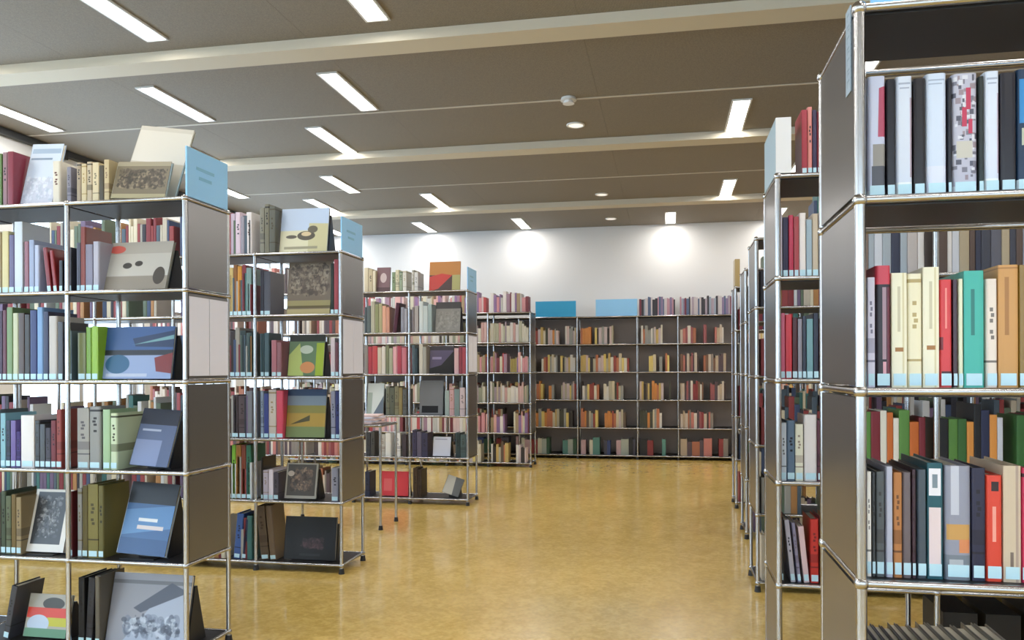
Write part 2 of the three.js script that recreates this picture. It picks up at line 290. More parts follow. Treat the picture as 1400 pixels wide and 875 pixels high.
// one row of spines: entries are [left pixel, right pixel, top pixel, colour, options]
function row(u, lev, list, { inset = 0.035, depth = 0.16, sticker = true } = {}) {
  const U = units[u], zf = U.z + inset, y = boardTop(lev), grp = `books on ${where(u, lev)}`;
  const names = list.map(e => colourName(e[3]));
  list.forEach((e, k) => {
    const o = e[4] || {}, ymid = 505;
    let [x0] = onFront(e[0], ymid, zf), [x1] = onFront(e[1], ymid, zf); const [, top] = onFront((e[0] + e[1]) / 2, e[2], zf);
    for (const p of U.xs) if (x0 < p + 0.0115 && x1 > p - 0.0115) { if ((x0 + x1) / 2 > p) x0 = p + 0.0115; else x1 = p - 0.0115; }
    if (x1 - x0 < 0.005) return;
    const w = Math.max(0.005, x1 - x0 - 0.0012), h = Math.min(0.31, Math.max(0.1, top - y)), a = names[k - 1], b = names[k + 1];
    const size = w < 0.016 ? 'thin' : w > 0.04 ? 'thick' : h > 0.25 ? 'tall' : 'medium';
    const label = o.label || `${size} ${names[k]} book ${a && b ? `between ${a} and ${b} ones` : `at row end beside ${a || b} one`}, ${where(u, lev)}`;
    const lean = o.lean || 0, xc = (x0 + x1) / 2;
    book(xc, y + Math.abs(Math.sin(lean)) * w / 2, -zf, w, h, o.d || depth * (0.92 + 0.16 * ((k * 37 % 10) / 10)), e[3], label, grp, { lean, tex: o.tex ?? ((k * 5 + lev.length * 3) % 11 < 8 ? (k * 3 + 1) % 8 : -1), mat: o.mat, sticker: o.sticker ?? sticker });
  });
}
// rows of books too small to pick apart, and rows seen only through the gaps of nearer shelves
const heap = [];
function fill(u, lev, x0, x1, palette, { hmin = 0.17, hmax = 0.25, wmin = 0.014, wmax = 0.034, gap = 0.06, inset = 0.035, depth = 0.16, bays = true } = {}) {
  const U = units[u], y = boardTop(lev); let x = x0 + 0.012;
  while (x < x1 - 0.02) {
    const w = Math.min(rr(wmin, wmax), x1 - x - 0.01);
    if (bays && U.xs.some(p => p > x - 0.014 && p < x + w + 0.014)) { x += 0.01; continue; }
    if (rnd() < gap) { x += rr(0.03, 0.12); continue; }
    heap.push([x + w / 2, y, -(U.z + inset), w - 0.001, rr(hmin, hmax), depth * rr(0.85, 1.1), pick(palette)]); x += w;
  }
}

// --- printed spines of the large books on the binder shelf
const spinePrint = draw => std(0xffffff, 0.4, 0, { map: canvasTexture(64, 512, draw) });
const P = {
  binderRed: spinePrint((c, w, h) => { c.fillStyle = '#cfd4ea'; c.fillRect(0, 0, w, h); c.fillStyle = '#b8506a'; c.beginPath(); c.moveTo(40, 50); c.lineTo(64, 40); c.lineTo(64, 250); c.lineTo(36, 250); c.fill(); c.fillStyle = '#9a958e'; c.fillRect(18, 280, 46, 100); c.fillStyle = '#55565e'; c.fillRect(14, 370, 50, 90); c.fillStyle = '#e4ecf2'; c.fillRect(0, 470, w, 42); }),
  binderPale: spinePrint((c, w, h) => { c.fillStyle = '#d9e0ee'; c.fillRect(0, 0, w, h); c.fillStyle = '#a9b2c6'; c.fillRect(10, 26, 44, 8); c.fillRect(14, 46, 36, 6); c.fillStyle = '#b9a9b9'; c.fillRect(52, 90, 12, 330); c.fillStyle = '#eef3f5'; c.fillRect(0, 440, w, 72); }),
  binderPlain: spinePrint((c, w, h) => { c.fillStyle = '#d3def0'; c.fillRect(0, 0, w, h); c.fillStyle = '#a8b6cc'; c.fillRect(8, 24, 48, 6); c.fillRect(8, 40, 40, 5); c.fillStyle = '#dfe3f2'; c.fillRect(0, 380, w, 132); }),
  binderPhoto: spinePrint((c, w, h) => { c.fillStyle = '#bdbccb'; c.fillRect(0, 0, w, h); for (let k = 0; k < 90; k++) { c.fillStyle = ['#7a7885', '#d8d8e0', '#9a8a92', '#5a5a68'][k % 4]; c.fillRect(rnd() * 60, rnd() * 430, 5 + rnd() * 10, 8 + rnd() * 18); } c.fillStyle = '#c03a58'; c.fillRect(34, 60, 12, 90); c.fillRect(24, 140, 12, 80); c.fillRect(40, 190, 10, 60); c.fillStyle = '#c9c4b8'; c.fillRect(10, 280, 40, 70); c.fillStyle = '#e6ecf0'; c.fillRect(0, 466, w, 46); }),
  binderBlue: spinePrint((c, w, h) => { c.fillStyle = '#18324e'; c.fillRect(0, 0, w, h); c.fillStyle = '#2f86c4'; c.fillRect(10, 40, 54, 180); c.fillStyle = '#b9bda6'; c.fillRect(18, 240, 40, 70); c.fillStyle = '#e0ecf2'; c.fillRect(0, 450, w, 62); }),
  redCap: spinePrint((c, w, h) => { c.fillStyle = '#241c26'; c.fillRect(0, 0, w, h); c.fillStyle = '#cf4152'; c.fillRect(0, 0, w, 78); c.fillStyle = '#a88a96'; c.fillRect(28, 90, 16, 300); c.fillStyle = '#6b3040'; c.fillRect(46, 90, 18, 420); c.fillStyle = '#d9a0ac'; c.fillRect(30, 400, 14, 70); }),
  cream: spinePrint((c, w, h) => { c.fillStyle = '#f1ebd0'; c.fillRect(0, 0, w, h); c.fillStyle = '#ddd3a8'; c.fillRect(44, 0, 8, h); c.fillStyle = '#a8763f'; c.fillRect(14, 330, 34, 18); c.fillStyle = '#d0c8a8'; c.fillRect(24, 60, 12, 200); }),
  scarlet: spinePrint((c, w, h) => { c.fillStyle = '#d63d40'; c.fillRect(0, 0, w, h); c.fillStyle = '#e88a80'; c.fillRect(26, 40, 10, 190); c.fillStyle = '#70242c'; c.fillRect(0, 270, 16, 60); c.fillStyle = '#4a2028'; c.fillRect(8, 430, 50, 40); }),
  teal: spinePrint((c, w, h) => { c.fillStyle = '#45b3a4'; c.fillRect(0, 0, w, h); c.fillStyle = '#2a7a72'; c.fillRect(22, 80, 12, 200); }),
  ochre: spinePrint((c, w, h) => { c.fillStyle = '#cb9654'; c.fillRect(0, 0, w, h); c.fillStyle = '#a9753a'; c.fillRect(20, 50, 14, 240); c.fillRect(0, 10, w, 6); }),
  tealWhite: spinePrint((c, w, h) => { c.fillStyle = '#1d5560'; c.fillRect(0, 0, w, h); c.fillStyle = '#eceaf0'; c.fillRect(6, 24, 50, 120); c.fillStyle = '#e6d3d4'; c.fillRect(6, 196, 50, 270); c.fillStyle = '#7f8f9a'; c.fillRect(20, 50, 22, 60); }),
  photoOrange: spinePrint((c, w, h) => { c.fillStyle = '#9496a6'; c.fillRect(0, 0, w, h); c.fillStyle = '#c4c6d2'; c.fillRect(14, 0, 20, 220); c.fillStyle = '#c99a58'; c.fillRect(4, 262, 56, 70); c.fillStyle = '#d98a5a'; c.fillRect(34, 330, 26, 60); c.fillStyle = '#7a828c'; c.fillRect(0, 400, w, 112); c.fillStyle = '#b4b8be'; c.fillRect(10, 420, 34, 30); }),
  vermilion: spinePrint((c, w, h) => { c.fillStyle = '#db4530'; c.fillRect(0, 0, w, h); c.fillStyle = '#2a1618'; c.fillRect(20, 30, 28, 46); c.fillStyle = '#f0a090'; c.fillRect(24, 150, 14, 170); }),
  sand: spinePrint((c, w, h) => { c.fillStyle = '#cfbca2'; c.fillRect(0, 0, w, h); c.fillStyle = '#b09a8c'; c.fillRect(44, 0, 10, h); c.fillStyle = '#7a6a60'; c.fillRect(24, 380, 12, 70); }),
};
const ph = m => ({ mat: P[m] });
row('R', 1, [[1187, 1213, 104, '#cfd4ea', ph('binderRed')], [1213, 1226, 108, '#17151d'], [1226, 1250, 104, '#d9e0ee', { ...ph('binderPale'), label: 'narrow white binder between two black ones beside the red-edged binder' }], [1250, 1267, 107, '#1b1519'], [1267, 1297, 100, '#d3def0', { ...ph('binderPlain'), label: 'wide plain pale blue-white binder between two black ones' }], [1297, 1303, 106, '#11121f'], [1303, 1339, 100, '#bdbccb', ph('binderPhoto')], [1339, 1347, 104, '#1a2422'], [1347, 1369, 97, '#d9e0ee', { ...ph('binderPale'), label: 'narrow white binder between dark green and black spines, binder shelf' }], [1369, 1391, 99, '#19151f'], [1391, 1416, 94, '#18324e', ph('binderBlue')], [1416, 1440, 96, '#d3def0', ph('binderPlain')], [1440, 1465, 96, '#1d1a20']], { depth: 0.21 });
row('R', 0, [[1186, 1197, 379, '#d9d5e6', { tex: 5 }], [1197, 1219, 363, '#a02038', ph('redCap')], [1219, 1241, 373, '#f1ebd0', ph('cream')], [1241, 1262, 374, '#efe6c4', { tex: 3 }], [1262, 1285, 365, '#f1ebd0', ph('cream')], [1285, 1303, 382, '#d63d40', ph('scarlet')], [1303, 1310, 382, '#3b1c26'], [1310, 1318, 381, '#dfe0c0'], [1318, 1346, 370, '#45b3a4', ph('teal')], [1348, 1365, 381, '#eadccf', { tex: 1 }], [1365, 1393, 362, '#cb9654', ph('ochre')], [1393, 1405, 362, '#8a6a18'], [1405, 1424, 372, '#d8cfc0'], [1424, 1440, 368, '#3a4a68']], { depth: 0.17 });
row('R', '-1', [[1184, 1191, 645, '#efece6'], [1191, 1197, 646, '#3a3e42'], [1197, 1209, 645, '#555b5e'], [1210, 1221, 638, '#b9bccf'], [1221, 1233, 646, '#b87a45'], [1233, 1246, 646, '#6f6468'], [1246, 1252, 642, '#3c2430'], [1253, 1267, 642, '#4a5560'], [1267, 1289, 633, '#1d5560', ph('tealWhite')], [1291, 1328, 637, '#9496a6', ph('photoOrange')], [1328, 1347, 640, '#26253f'], [1347, 1371, 650, '#db4530', ph('vermilion')], [1371, 1396, 637, '#cfbca2', ph('sand')], [1396, 1406, 640, '#c02a50'], [1406, 1426, 645, '#4a4a5a']], { depth: 0.17 });
row('R', '-2', [[1202, 1214, 898, '#6f7580'], [1214, 1226, 898, '#8a8f9c'], [1226, 1238, 898, '#777a80'], [1238, 1252, 898, '#5f6a70'], [1252, 1264, 898, '#8d8a86'], [1264, 1280, 898, '#7a7468'], [1280, 1296, 898, '#858078'], [1296, 1312, 898, '#6f6a62'], [1312, 1330, 898, '#8a857a'], [1330, 1348, 898, '#77726a'], [1348, 1366, 898, '#918a7c'], [1366, 1384, 898, '#7d786e'], [1384, 1404, 898, '#8a8478']], { depth: 0.2, inset: 0.06 });
// --- shelf with the white sign block
row('S', 'top', [[1097, 1105, 150, '#a83846'], [1105, 1112, 146, '#d9877e'], [1112, 1118, 150, '#3a3050'], [1118, 1130, 152, '#8a2f3c'], [1130, 1140, 158, '#4a4a66']]);
row('S', 1, [[1066.5, 1070.5, 285, '#d9d2de'], [1070.5, 1078.5, 297, '#2c2140'], [1078.5, 1086, 294, '#c03a56'], [1086, 1093, 296, '#a84448'], [1093, 1103, 291, '#ece4e0'], [1103, 1111, 300, '#9fb4c0'], [1111, 1120, 292, '#c8b8a0'], [1120, 1132, 290, '#6a6a74']]);
row('S', 0, [[1066.5, 1074, 428, '#c9607a', { lean: 0 }], [1074, 1083, 430, '#cc2f3a'], [1083, 1091, 434, '#4a1c20'], [1091, 1097, 436, '#8f8a96'], [1097, 1103, 432, '#2e3446'], [1103, 1112, 436, '#6f9aa2'], [1112, 1120, 428, '#1c1d33']]);
row('S', '-1', [[1066.5, 1075, 578, '#c4ced8'], [1075, 1087, 575, '#5a7088'], [1087, 1098, 580, '#dcdcc8'], [1099, 1117, 567, '#ded9d8'], [1117, 1128, 575, '#5a3040']]);
row('S', '-2', [[1067, 1070.5, 708, '#16130f'], [1080, 1087, 711, '#b3b0bd', { lean: 0.1 }], [1089.5, 1095, 715, '#8a86a0', { lean: 0.1 }], [1098, 1106, 720, '#d9bcc0', { lean: 0.1 }], [1107, 1119, 710, '#c03028']]);
// --- shelf row with the tilted photo book
row('A', 'top', [[-6, 3, 210, '#5f7a4a'], [4, 11, 208, '#8a6a72'], [11, 19, 207, '#7d2f3e'], [72, 83, 220, '#cfc8b8'], [92, 104, 228, '#7a7884'], [105, 112, 222, '#9a8a72'], [112, 119, 224, '#c4b48e'], [119, 127, 221, '#b7a78c'], [127, 136, 222, '#c9ba96'], [136, 143, 226, '#4d4638'], [143, 150, 218, '#b9a77f']], { sticker: false });
row('A', 1, [[-8, 3, 318, '#8a7a50'], [3, 12, 316, '#c8bd8a'], [12, 20, 321, '#5f5a80'], [20, 31, 303, '#c3cdd8'], [33, 40, 330, '#8a5a68'], [40, 47, 328, '#8f9bb8'], [47, 54, 335, '#a8b2cc'], [65, 71, 338, '#7a1f24', { lean: 0.12 }], [73.5, 79, 342, '#8a2a2c', { lean: 0.12 }], [81, 86, 356, '#16161c'], [95, 102, 338, '#3e4048'], [102, 110, 332, '#5c5e70'], [110, 117, 310, '#8a4a44'], [117, 127, 334, '#7f7c90'], [127, 136, 330, '#a8a6b4']]);
row('A', 0, [[-8, 3, 425, '#3a2440'], [3, 9, 424, '#5a2436'], [9, 17, 420, '#6f8a5a'], [17, 25, 428, '#b9bfa0'], [25, 33, 428, '#4a3a34'], [33, 41, 430, '#2e2a26'], [41, 50, 424, '#1f2c66'], [50, 59, 420, '#6f95c4'], [59, 66, 426, '#20254a'], [66, 78, 432, '#b9b3ad'], [79, 86, 440, '#3a3a40'], [95, 106, 452, '#5c6e78'], [106, 117, 455, '#6e7448'], [117, 125, 447, '#6f9a28'], [125, 134, 446, '#86b022']]);
row('A', '-1', [[-8, 0, 560, '#4a5a60'], [0, 7, 565, '#7fb0c0'], [7, 14, 575, '#2b3850'], [14, 21, 575, '#6a5a9a'], [21, 28, 590, '#3a2a6e'], [28, 46, 568, '#dcdada'], [47, 54, 575, '#3a4048'], [54, 61, 580, '#4a5058'], [61, 69, 585, '#3c3a48'], [69, 76, 575, '#6a2430'], [76, 84, 560, '#8a3a34'], [97, 104, 552, '#8a8478'], [104, 121, 558, '#a3a3a0'], [121, 137, 556, '#8d8f8e'], [140, 150, 560, '#9ab890'], [150, 160, 565, '#c0d0b0']]);
row('A', '-2', [[-8, 0, 675, '#4a4a40'], [0, 7, 672, '#3c4a3a'], [7, 14, 678, '#55604a'], [14, 21, 676, '#6a5a3a'], [21, 28, 680, '#8a7a5a'], [95, 104, 672, '#5a2024'], [104, 111, 668, '#8a8a88'], [111, 119, 664, '#5a5230'], [119, 133, 662, '#77703c'], [133, 141, 664, '#5f5a2c']]);
row('A', '-3', [[2, 10, 800, '#3a3c44', { lean: -0.2 }], [102, 114, 790, '#17171a'], [115, 124, 790, '#22222a', { lean: -0.06 }], [128, 135, 788, '#5a5448']]);
// --- shelf row with the sky-blue picture book
row('B', 'top', [[314, 322, 292, '#b8a8b8'], [322, 330, 290, '#cbb8c4'], [330, 337, 296, '#8f8a94'], [337, 345, 290, '#d8d2d0'], [352, 362, 284, '#7a786a'], [362, 369, 279, '#6d6a58'], [369, 377, 282, '#55564c']], { sticker: false });
row('B', 1, [[308, 313, 368, '#8a7a5a'], [313, 319, 366, '#c9b070'], [319, 325, 362, '#8a5a2a'], [325, 331, 364, '#c98a2a'], [331, 337, 362, '#8a3a40'], [337, 344, 366, '#7f9a96'], [353, 361, 369, '#3a3a44'], [361, 370, 371, '#4a4a54'], [452, 457, 360, '#1f2a22'], [457, 463, 352, '#9a4048']]);
row('B', 0, [[308, 314, 450, '#5a3a24'], [314, 321, 452, '#33241c'], [321, 328, 448, '#9a9488'], [328, 336, 452, '#2e3a38'], [336, 345, 455, '#3a4a44'], [353, 361, 456, '#2f4448'], [361, 368, 455, '#3f565c'], [371, 378, 465, '#a86a74'], [378, 385, 468, '#8a5a60'], [452, 458, 462, '#c8b8bc'], [458, 463, 468, '#6a4048']]);
row('B', '-1', [[308, 316, 545, '#4a3a34'], [316, 326, 540, '#3a2c30'], [326, 336, 541, '#4d3c3e'], [336, 345, 535, '#7a7a80'], [353, 360, 535, '#8a9ab0'], [360, 367, 538, '#3a4488'], [367, 377, 533, '#c8c0b8'], [377, 387, 534, '#d04a60'], [452, 458, 535, '#8a8ca0'], [458, 464, 535, '#2a3068']]);
row('B', '-2', [[310, 316, 610, '#1f2a1c'], [316, 322, 606, '#7ab030'], [322, 329, 604, '#9a6a24'], [329, 336, 605, '#7a3a24'], [336, 343, 608, '#2f6a50'], [353, 359, 625, '#2a241e'], [359, 366, 643, '#b8b0c0'], [366, 373, 642, '#ded6e4'], [373, 380, 646, '#4a4450'], [452, 462, 640, '#8a8a98']]);
row('B', '-3', [[318, 327, 702, '#3a5a9a', { lean: -0.1 }], [329, 335, 710, '#20284a', { lean: -0.1 }], [356, 367, 692, '#5a4a38', { lean: 0.1 }], [368, 377, 690, '#6a5844', { lean: 0.1 }]]);
// --- shelf row with the orange album
row('C', 'top', [[498, 504, 366, '#c9b99a'], [504, 510, 368, '#b8a888'], [510, 514, 370, '#d0c4a8'], [536, 541, 372, '#7a8a68'], [541, 546, 369, '#c8c0a0'], [546, 551, 371, '#8f9a80'], [551, 556, 370, '#d0ccc0'], [562, 567, 369, '#bcb4a4'], [567, 572, 372, '#c9c6c0']], { sticker: false });
row('C', 1, [[498, 502, 420, '#4a5254'], [502, 507, 418, '#5a6260'], [507, 513, 412, '#b0a890'], [513, 518, 416, '#8a8a60'], [518, 523, 415, '#a8a078'], [523, 528, 418, '#d8a084'], [528, 533, 420, '#c89078'], [537, 542, 414, '#4a1c2a', { lean: -0.12 }], [548, 553, 420, '#8a8890'], [553, 557, 422, '#a09ca0'], [562, 567, 420, '#8a8080'], [567, 572, 418, '#b4aca8'], [573, 579, 412, '#d0d4d0'], [579, 585, 418, '#c0c8c4'], [585, 591, 416, '#9aa8a4']], { sticker: false });
row('C', 0, [[498, 503, 472, '#8a8078'], [503, 509, 474, '#a83a42'], [509, 516, 473, '#b84848'], [516, 522, 475, '#c8b8a0'], [522, 527, 474, '#d0c4b4'], [527, 532, 472, '#77785a'], [532, 537, 476, '#a0a084'], [537, 543, 474, '#d8a0a0'], [543, 549, 473, '#a84450'], [549, 556, 475, '#c07078'], [562, 567, 472, '#5a6a70'], [567, 571, 476, '#3a4a50'], [573, 578, 470, '#c8c0b0'], [578, 583, 474, '#a8a498'], [621, 627, 476, '#d0a8a8'], [627, 632, 474, '#8a3a44'], [632, 637, 475, '#a84850']], { sticker: false });
row('C', '-1', [[527, 533, 528, '#6a6a58'], [533, 539, 530, '#5a5c4c'], [539, 545, 528, '#7a7458'], [545, 550, 530, '#8a7a50'], [550, 556, 532, '#5a5a56'], [608, 614, 534, '#9aa8a4'], [614, 621, 530, '#c09a9a'], [621, 628, 532, '#7a8a88'], [628, 636, 530, '#c8b4b4']], { sticker: false });
row('C', '-2', [[500, 506, 592, '#3a3a3c'], [506, 512, 590, '#4a4844'], [520, 526, 594, '#b8b4ac'], [526, 534, 592, '#e0dcd4'], [540, 547, 592, '#e2ded8'], [549, 555, 594, '#4a4044'], [562, 569, 588, '#4a4460'], [569, 576, 590, '#6a6478'], [576, 584, 592, '#3c3850'], [622, 629, 592, '#2a3a3a'], [629, 637, 594, '#4a5a58']], { sticker: false });
row('C', '-3', [[498, 505, 645, '#2a3048'], [564, 570, 640, '#4a3a2c'], [570, 576, 642, '#3a2c22']], { sticker: false });

// ---------------------------------------------------------------- picture books shown face out on small black stands
const rect = (c, col, x, y, w, h) => { c.fillStyle = col; c.fillRect(x, y, w, h); };
const poly = (c, col, pts) => { c.fillStyle = col; c.beginPath(); pts.forEach((p, i) => i ? c.lineTo(p[0], p[1]) : c.moveTo(p[0], p[1])); c.closePath(); c.fill(); };
const dot = (c, col, x, y, a, b = a) => { c.fillStyle = col; c.beginPath(); c.ellipse(x, y, a, b, 0, 0, 7); c.fill(); };
const blots = (c, cols, n, x, y, w, h, s) => { for (let k = 0; k < n * 4; k++) { c.globalAlpha = 0.35 + 0.4 * rnd(); const q = s * (1.3 - 1.1 * k / (n * 4)); dot(c, pick(cols), x + q + rnd() * Math.max(1, w - 2 * q), y + q + rnd() * Math.max(1, h - 2 * q), q * (0.3 + 0.6 * rnd()), q * (0.3 + 0.7 * rnd())); } c.globalAlpha = 1; };   // mottled photograph print
function display(u, lev, x0, x1, top, draw, side, label, { tilt = 0.2, inset = 0.06, turn = 0, lean = 0, thick = 0.016, stand = true, wide = 0.2, gloss = 0.3 } = {}) {
  const U = units[u], zf = U.z + inset;
  const [a] = onFront(x0, 505, zf), [b] = onFront(x1, 505, zf), [, t] = onFront((x0 + x1) / 2, top, zf + 0.04);
  const w = b - a, y = boardTop(lev) + (stand ? 0.0045 : 0.001) + thick * Math.sin(tilt) + Math.abs(Math.sin(lean)) * w / 2, h = Math.min(lev === 'top' ? 1 : 0.325 - (y - boardTop(lev)), t - y) / Math.cos(tilt) / Math.cos(lean);
  const g = group('picture_book', label, 'book', [(a + b) / 2, y, -zf]); g.rotation.set(-tilt, turn, lean); g.rotation.order = 'YXZ';
  const tex = canvasTexture(192, Math.round(192 * Math.min(1.6, h / w)), draw), cm = std(side, 0.5);
  part('front_cover', box(w, h, 0.0025), std(0xffffff, gloss, 0, { map: tex }), g, [0, h / 2, -0.00125]);
  part('pages', box(w - 0.008, h - 0.008, thick - 0.006), M.pages, g, [0.001, h / 2, -thick / 2]);
  part('back_cover', box(w, h, 0.0025), cm, g, [0, h / 2, -thick + 0.00125]);
  part('spine', box(0.0025, h, thick), cm, g, [-w / 2, h / 2, -thick / 2]);
  if (stand) {
    const hh = h * 0.86 * Math.cos(tilt), run = hh * Math.tan(tilt), D = Math.min(run + 0.07, U.d - inset - thick / Math.cos(tilt) - 0.02);
    const s = group('book_stand', `black book stand behind the ${label.split(' on ')[0].split(' with ')[0]}, ${where(u, lev)}`.split(' ').slice(0, 16).join(' '), 'stand', [(a + b) / 2 + w * wide, boardTop(lev), -(zf + thick / Math.cos(tilt) + 0.004)]);
    s.rotation.y = turn;
    const sh = new THREE.Shape(); sh.moveTo(0, 0); sh.lineTo(D, 0); sh.lineTo(Math.min(D, run + 0.012), hh); sh.lineTo(run, hh); sh.closePath();
    const sg = new THREE.ExtrudeGeometry(sh, { depth: w * 0.62, bevelEnabled: false }); sg.translate(0, 0, -w * 0.31); sg.rotateY(Math.PI / 2);   // wedge whose sloping face carries the book
    part('wedge', sg, M.black, s);
    part('foot_lip', unitBox, M.black, s, [-w * wide, 0.0018, thick / 2 + 0.012], [w * 0.7, 0.0035, thick + 0.034]);
  }
  return g;
}
display('A', 'top', 166, 236, 170, (c, w, h) => { rect(c, '#c9c4b8', 0, 0, w, h); rect(c, '#bdb7aa', 0, 0, w, h * 0.06); rect(c, '#b4ad9c', 0, h * 0.5, w, h * 0.5); }, '#9a9484', 'tall pale grey book tilted back behind dark photo book, shelf top', { lean: -0.13, tilt: 0.3, turn: 0.12, stand: false, inset: 0.085, gloss: 0.2 });
display('A', 'top', 152, 226, 222, (c, w, h) => { rect(c, '#6a604c', 0, 0, w, h); rect(c, '#8f866e', 0, 0, w, h * 0.12); blots(c, ['#3a3228', '#4d4436', '#8a7c64', '#2e2820', '#2a251d'], 90, 4, h * 0.16, w - 8, h * 0.62, 14); rect(c, '#98906f', 0, h * 0.88, w, h * 0.12); }, '#9a9484', 'wide dark photo book of figures standing on the shelf top', { lean: -0.05, tilt: 0.24, stand: false, inset: 0.03, gloss: 0.35 });
display('A', 'top', 28, 71, 196, (c, w, h) => { rect(c, '#b3bfcf', 0, 0, w, h); rect(c, '#8c9fb4', 8, 24, w - 16, 24); rect(c, '#6d8096', 8, 70, w - 60, 10); rect(c, '#aab0c0', 0, h * 0.55, w, h * 0.45); blots(c, ['#9aa6b8', '#c3cad6'], 30, 0, h * 0.5, w, h * 0.45, 14); }, '#a8b4c4', 'pale blue-grey large book leaning beside dark red book, top board', { tilt: 0.22, stand: false, lean: -0.04 });
display('A', 1, 141, 226, 330, (c, w, h) => { rect(c, '#b9b5ac', 0, 0, w, h); rect(c, '#a8a298', 0, 0, w, h * 0.25); rect(c, '#8a8276', 0, h * 0.72, w, h * 0.28); dot(c, '#2c2a28', w * 0.32, h * 0.5, 14, 9); dot(c, '#2c2a28', w * 0.5, h * 0.46, 12, 8); dot(c, '#c85a50', 20, 22, 26, 12); dot(c, '#3a3632', w * 0.86, h * 0.72, 18, 26); }, '#9a958a', 'pale grey picture book with two dark spots on its cover', { tilt: 0.3 });
display('A', 0, 139, 233, 447, (c, w, h) => { rect(c, '#3c5a8c', 0, 0, w, h * 0.5); poly(c, '#2c3c5c', [[w * 0.4, 30], [w, 10], [w, h * 0.4], [w * 0.45, h * 0.38]]); poly(c, '#6f9aa0', [[w * 0.4, h * 0.35], [w, h * 0.16], [w, h * 0.24]]); rect(c, '#2a2c34', 0, h * 0.45, w, h * 0.1); rect(c, '#8fa0c4', 0, h * 0.55, w, h * 0.45); dot(c, '#2c5c80', 40, h * 0.72, 34, 24); poly(c, '#7a2c2c', [[w * 0.74, h * 0.6], [w, h * 0.5], [w, h * 0.9], [w * 0.78, h * 0.86]]); rect(c, '#b9c0d0', 10, h * 0.9, w * 0.6, 8); }, '#2a3c5c', 'blue landscape picture book with wide water scene, shown face out', { tilt: 0.16 });
display('A', '-1', 176, 228, 560, (c, w, h) => { rect(c, '#5c6a8a', 0, 0, w, h); rect(c, '#2e3444', 0, 0, w, h * 0.28); rect(c, '#8290b4', 0, h * 0.55, w * 0.7, h * 0.45); rect(c, '#aab4cc', 20, h * 0.36, w * 0.5, 10); }, '#3a4458', 'grey-blue picture book with dark upper band, shown face out', { tilt: 0.34, lean: -0.06 });
display('A', '-2', 158, 224, 662, (c, w, h) => { rect(c, '#3f6494', 0, 0, w, h); rect(c, '#1c2028', 0, 0, w, h * 0.3); poly(c, '#5a86b8', [[0, h * 0.4], [w, h * 0.3], [w, h * 0.62], [0, h * 0.75]]); rect(c, '#dfe2e6', w * 0.3, h * 0.5, w * 0.4, 12); rect(c, '#d2c8c8', w * 0.3, h * 0.6, w * 0.55, 14); rect(c, '#345684', 0, h * 0.78, w, h * 0.22); }, '#bcc4cc', 'blue picture book with white title lines, shown face out', { tilt: 0.3, lean: -0.05 });
display('A', '-2', 34, 85, 670, (c, w, h) => { rect(c, '#dcd8d0', 0, 0, w, h); rect(c, '#3a3c40', 14, 12, w - 40, h - 46); blots(c, ['#77787c', '#2a2c30', '#a4a4a4', '#50545a'], 60, 22, 26, w - 64, h - 80, 12); }, '#d0ccc4', 'black and white photo book with broad white border', { tilt: 0.26 });
display('A', '-3', 142, 250, 786, (c, w, h) => { rect(c, '#8f9098', 0, 0, w, h); rect(c, '#6a6a70', 0, h * 0.1, w, 8); poly(c, '#4a4e5c', [[w * 0.3, h * 0.5], [w * 0.75, h * 0.12], [w, h * 0.26], [w * 0.4, h * 0.56]]); poly(c, '#a3acbe', [[w * 0.2, h], [w * 0.5, h * 0.5], [w * 0.95, h * 0.26], [w, h]]); blots(c, ['#3e4454', '#c0c8d4', '#6a7486'], 36, 30, h * 0.55, w - 40, h * 0.4, 14); }, '#4a4c54', 'large grey photo book with pale folded shapes, shown face out', { tilt: 0.24 });
display('A', '-3', 30, 87, 812, (c, w, h) => { rect(c, '#a8a498', 0, 0, w, h); dot(c, '#3a3830', w * 0.6, h * 0.22, 50, 24); rect(c, '#cf4030', 0, h * 0.32, w, h * 0.24); rect(c, '#b8b428', w * 0.5, h * 0.54, w * 0.5, h * 0.2); dot(c, '#b4c4d8', w * 0.3, h * 0.7, 50, 36); rect(c, '#5a8a6a', 0, h * 0.8, w, h * 0.2); }, '#8a8a80', 'multicoloured red, yellow and green picture book, shown face out', { tilt: 0.26 });
display('B', 'top', 382, 447, 285, (c, w, h) => { rect(c, '#aebfd6', 0, 0, w, h * 0.55); rect(c, '#c9c6a8', 0, h * 0.5, w, h * 0.5); poly(c, '#b9b48c', [[w * 0.6, h * 0.34], [w, h * 0.36], [w, h], [w * 0.6, h]]); dot(c, '#4a463c', w * 0.55, h * 0.62, 36, 18); dot(c, '#c4b08a', w * 0.55, h * 0.58, 20, 9); dot(c, '#4a463c', w * 0.24, h * 0.64, 22, 7); dot(c, '#5a5648', w * 0.68, h * 0.48, 20, 14); rect(c, '#8f8c74', w * 0.1, h * 0.86, w * 0.7, 10); }, '#3a3a34', 'sky-blue and sand picture book with a dark curled shape', { tilt: 0.16 });
display('B', 1, 392, 451, 358, (c, w, h) => { rect(c, '#6d6255', 0, 0, w, h); blots(c, ['#4a4038', '#8a7c6a', '#3a322c', '#9a9080'], 80, 0, 0, w, h * 0.68, 16); rect(c, '#8f875c', 0, h * 0.74, w, h * 0.1); rect(c, '#5a5030', 0, h * 0.84, w, 10); rect(c, '#a89c70', 0, h * 0.9, w, h * 0.1); }, '#3a342c', 'brown photo book with olive stripes along its foot', { tilt: 0.14 });
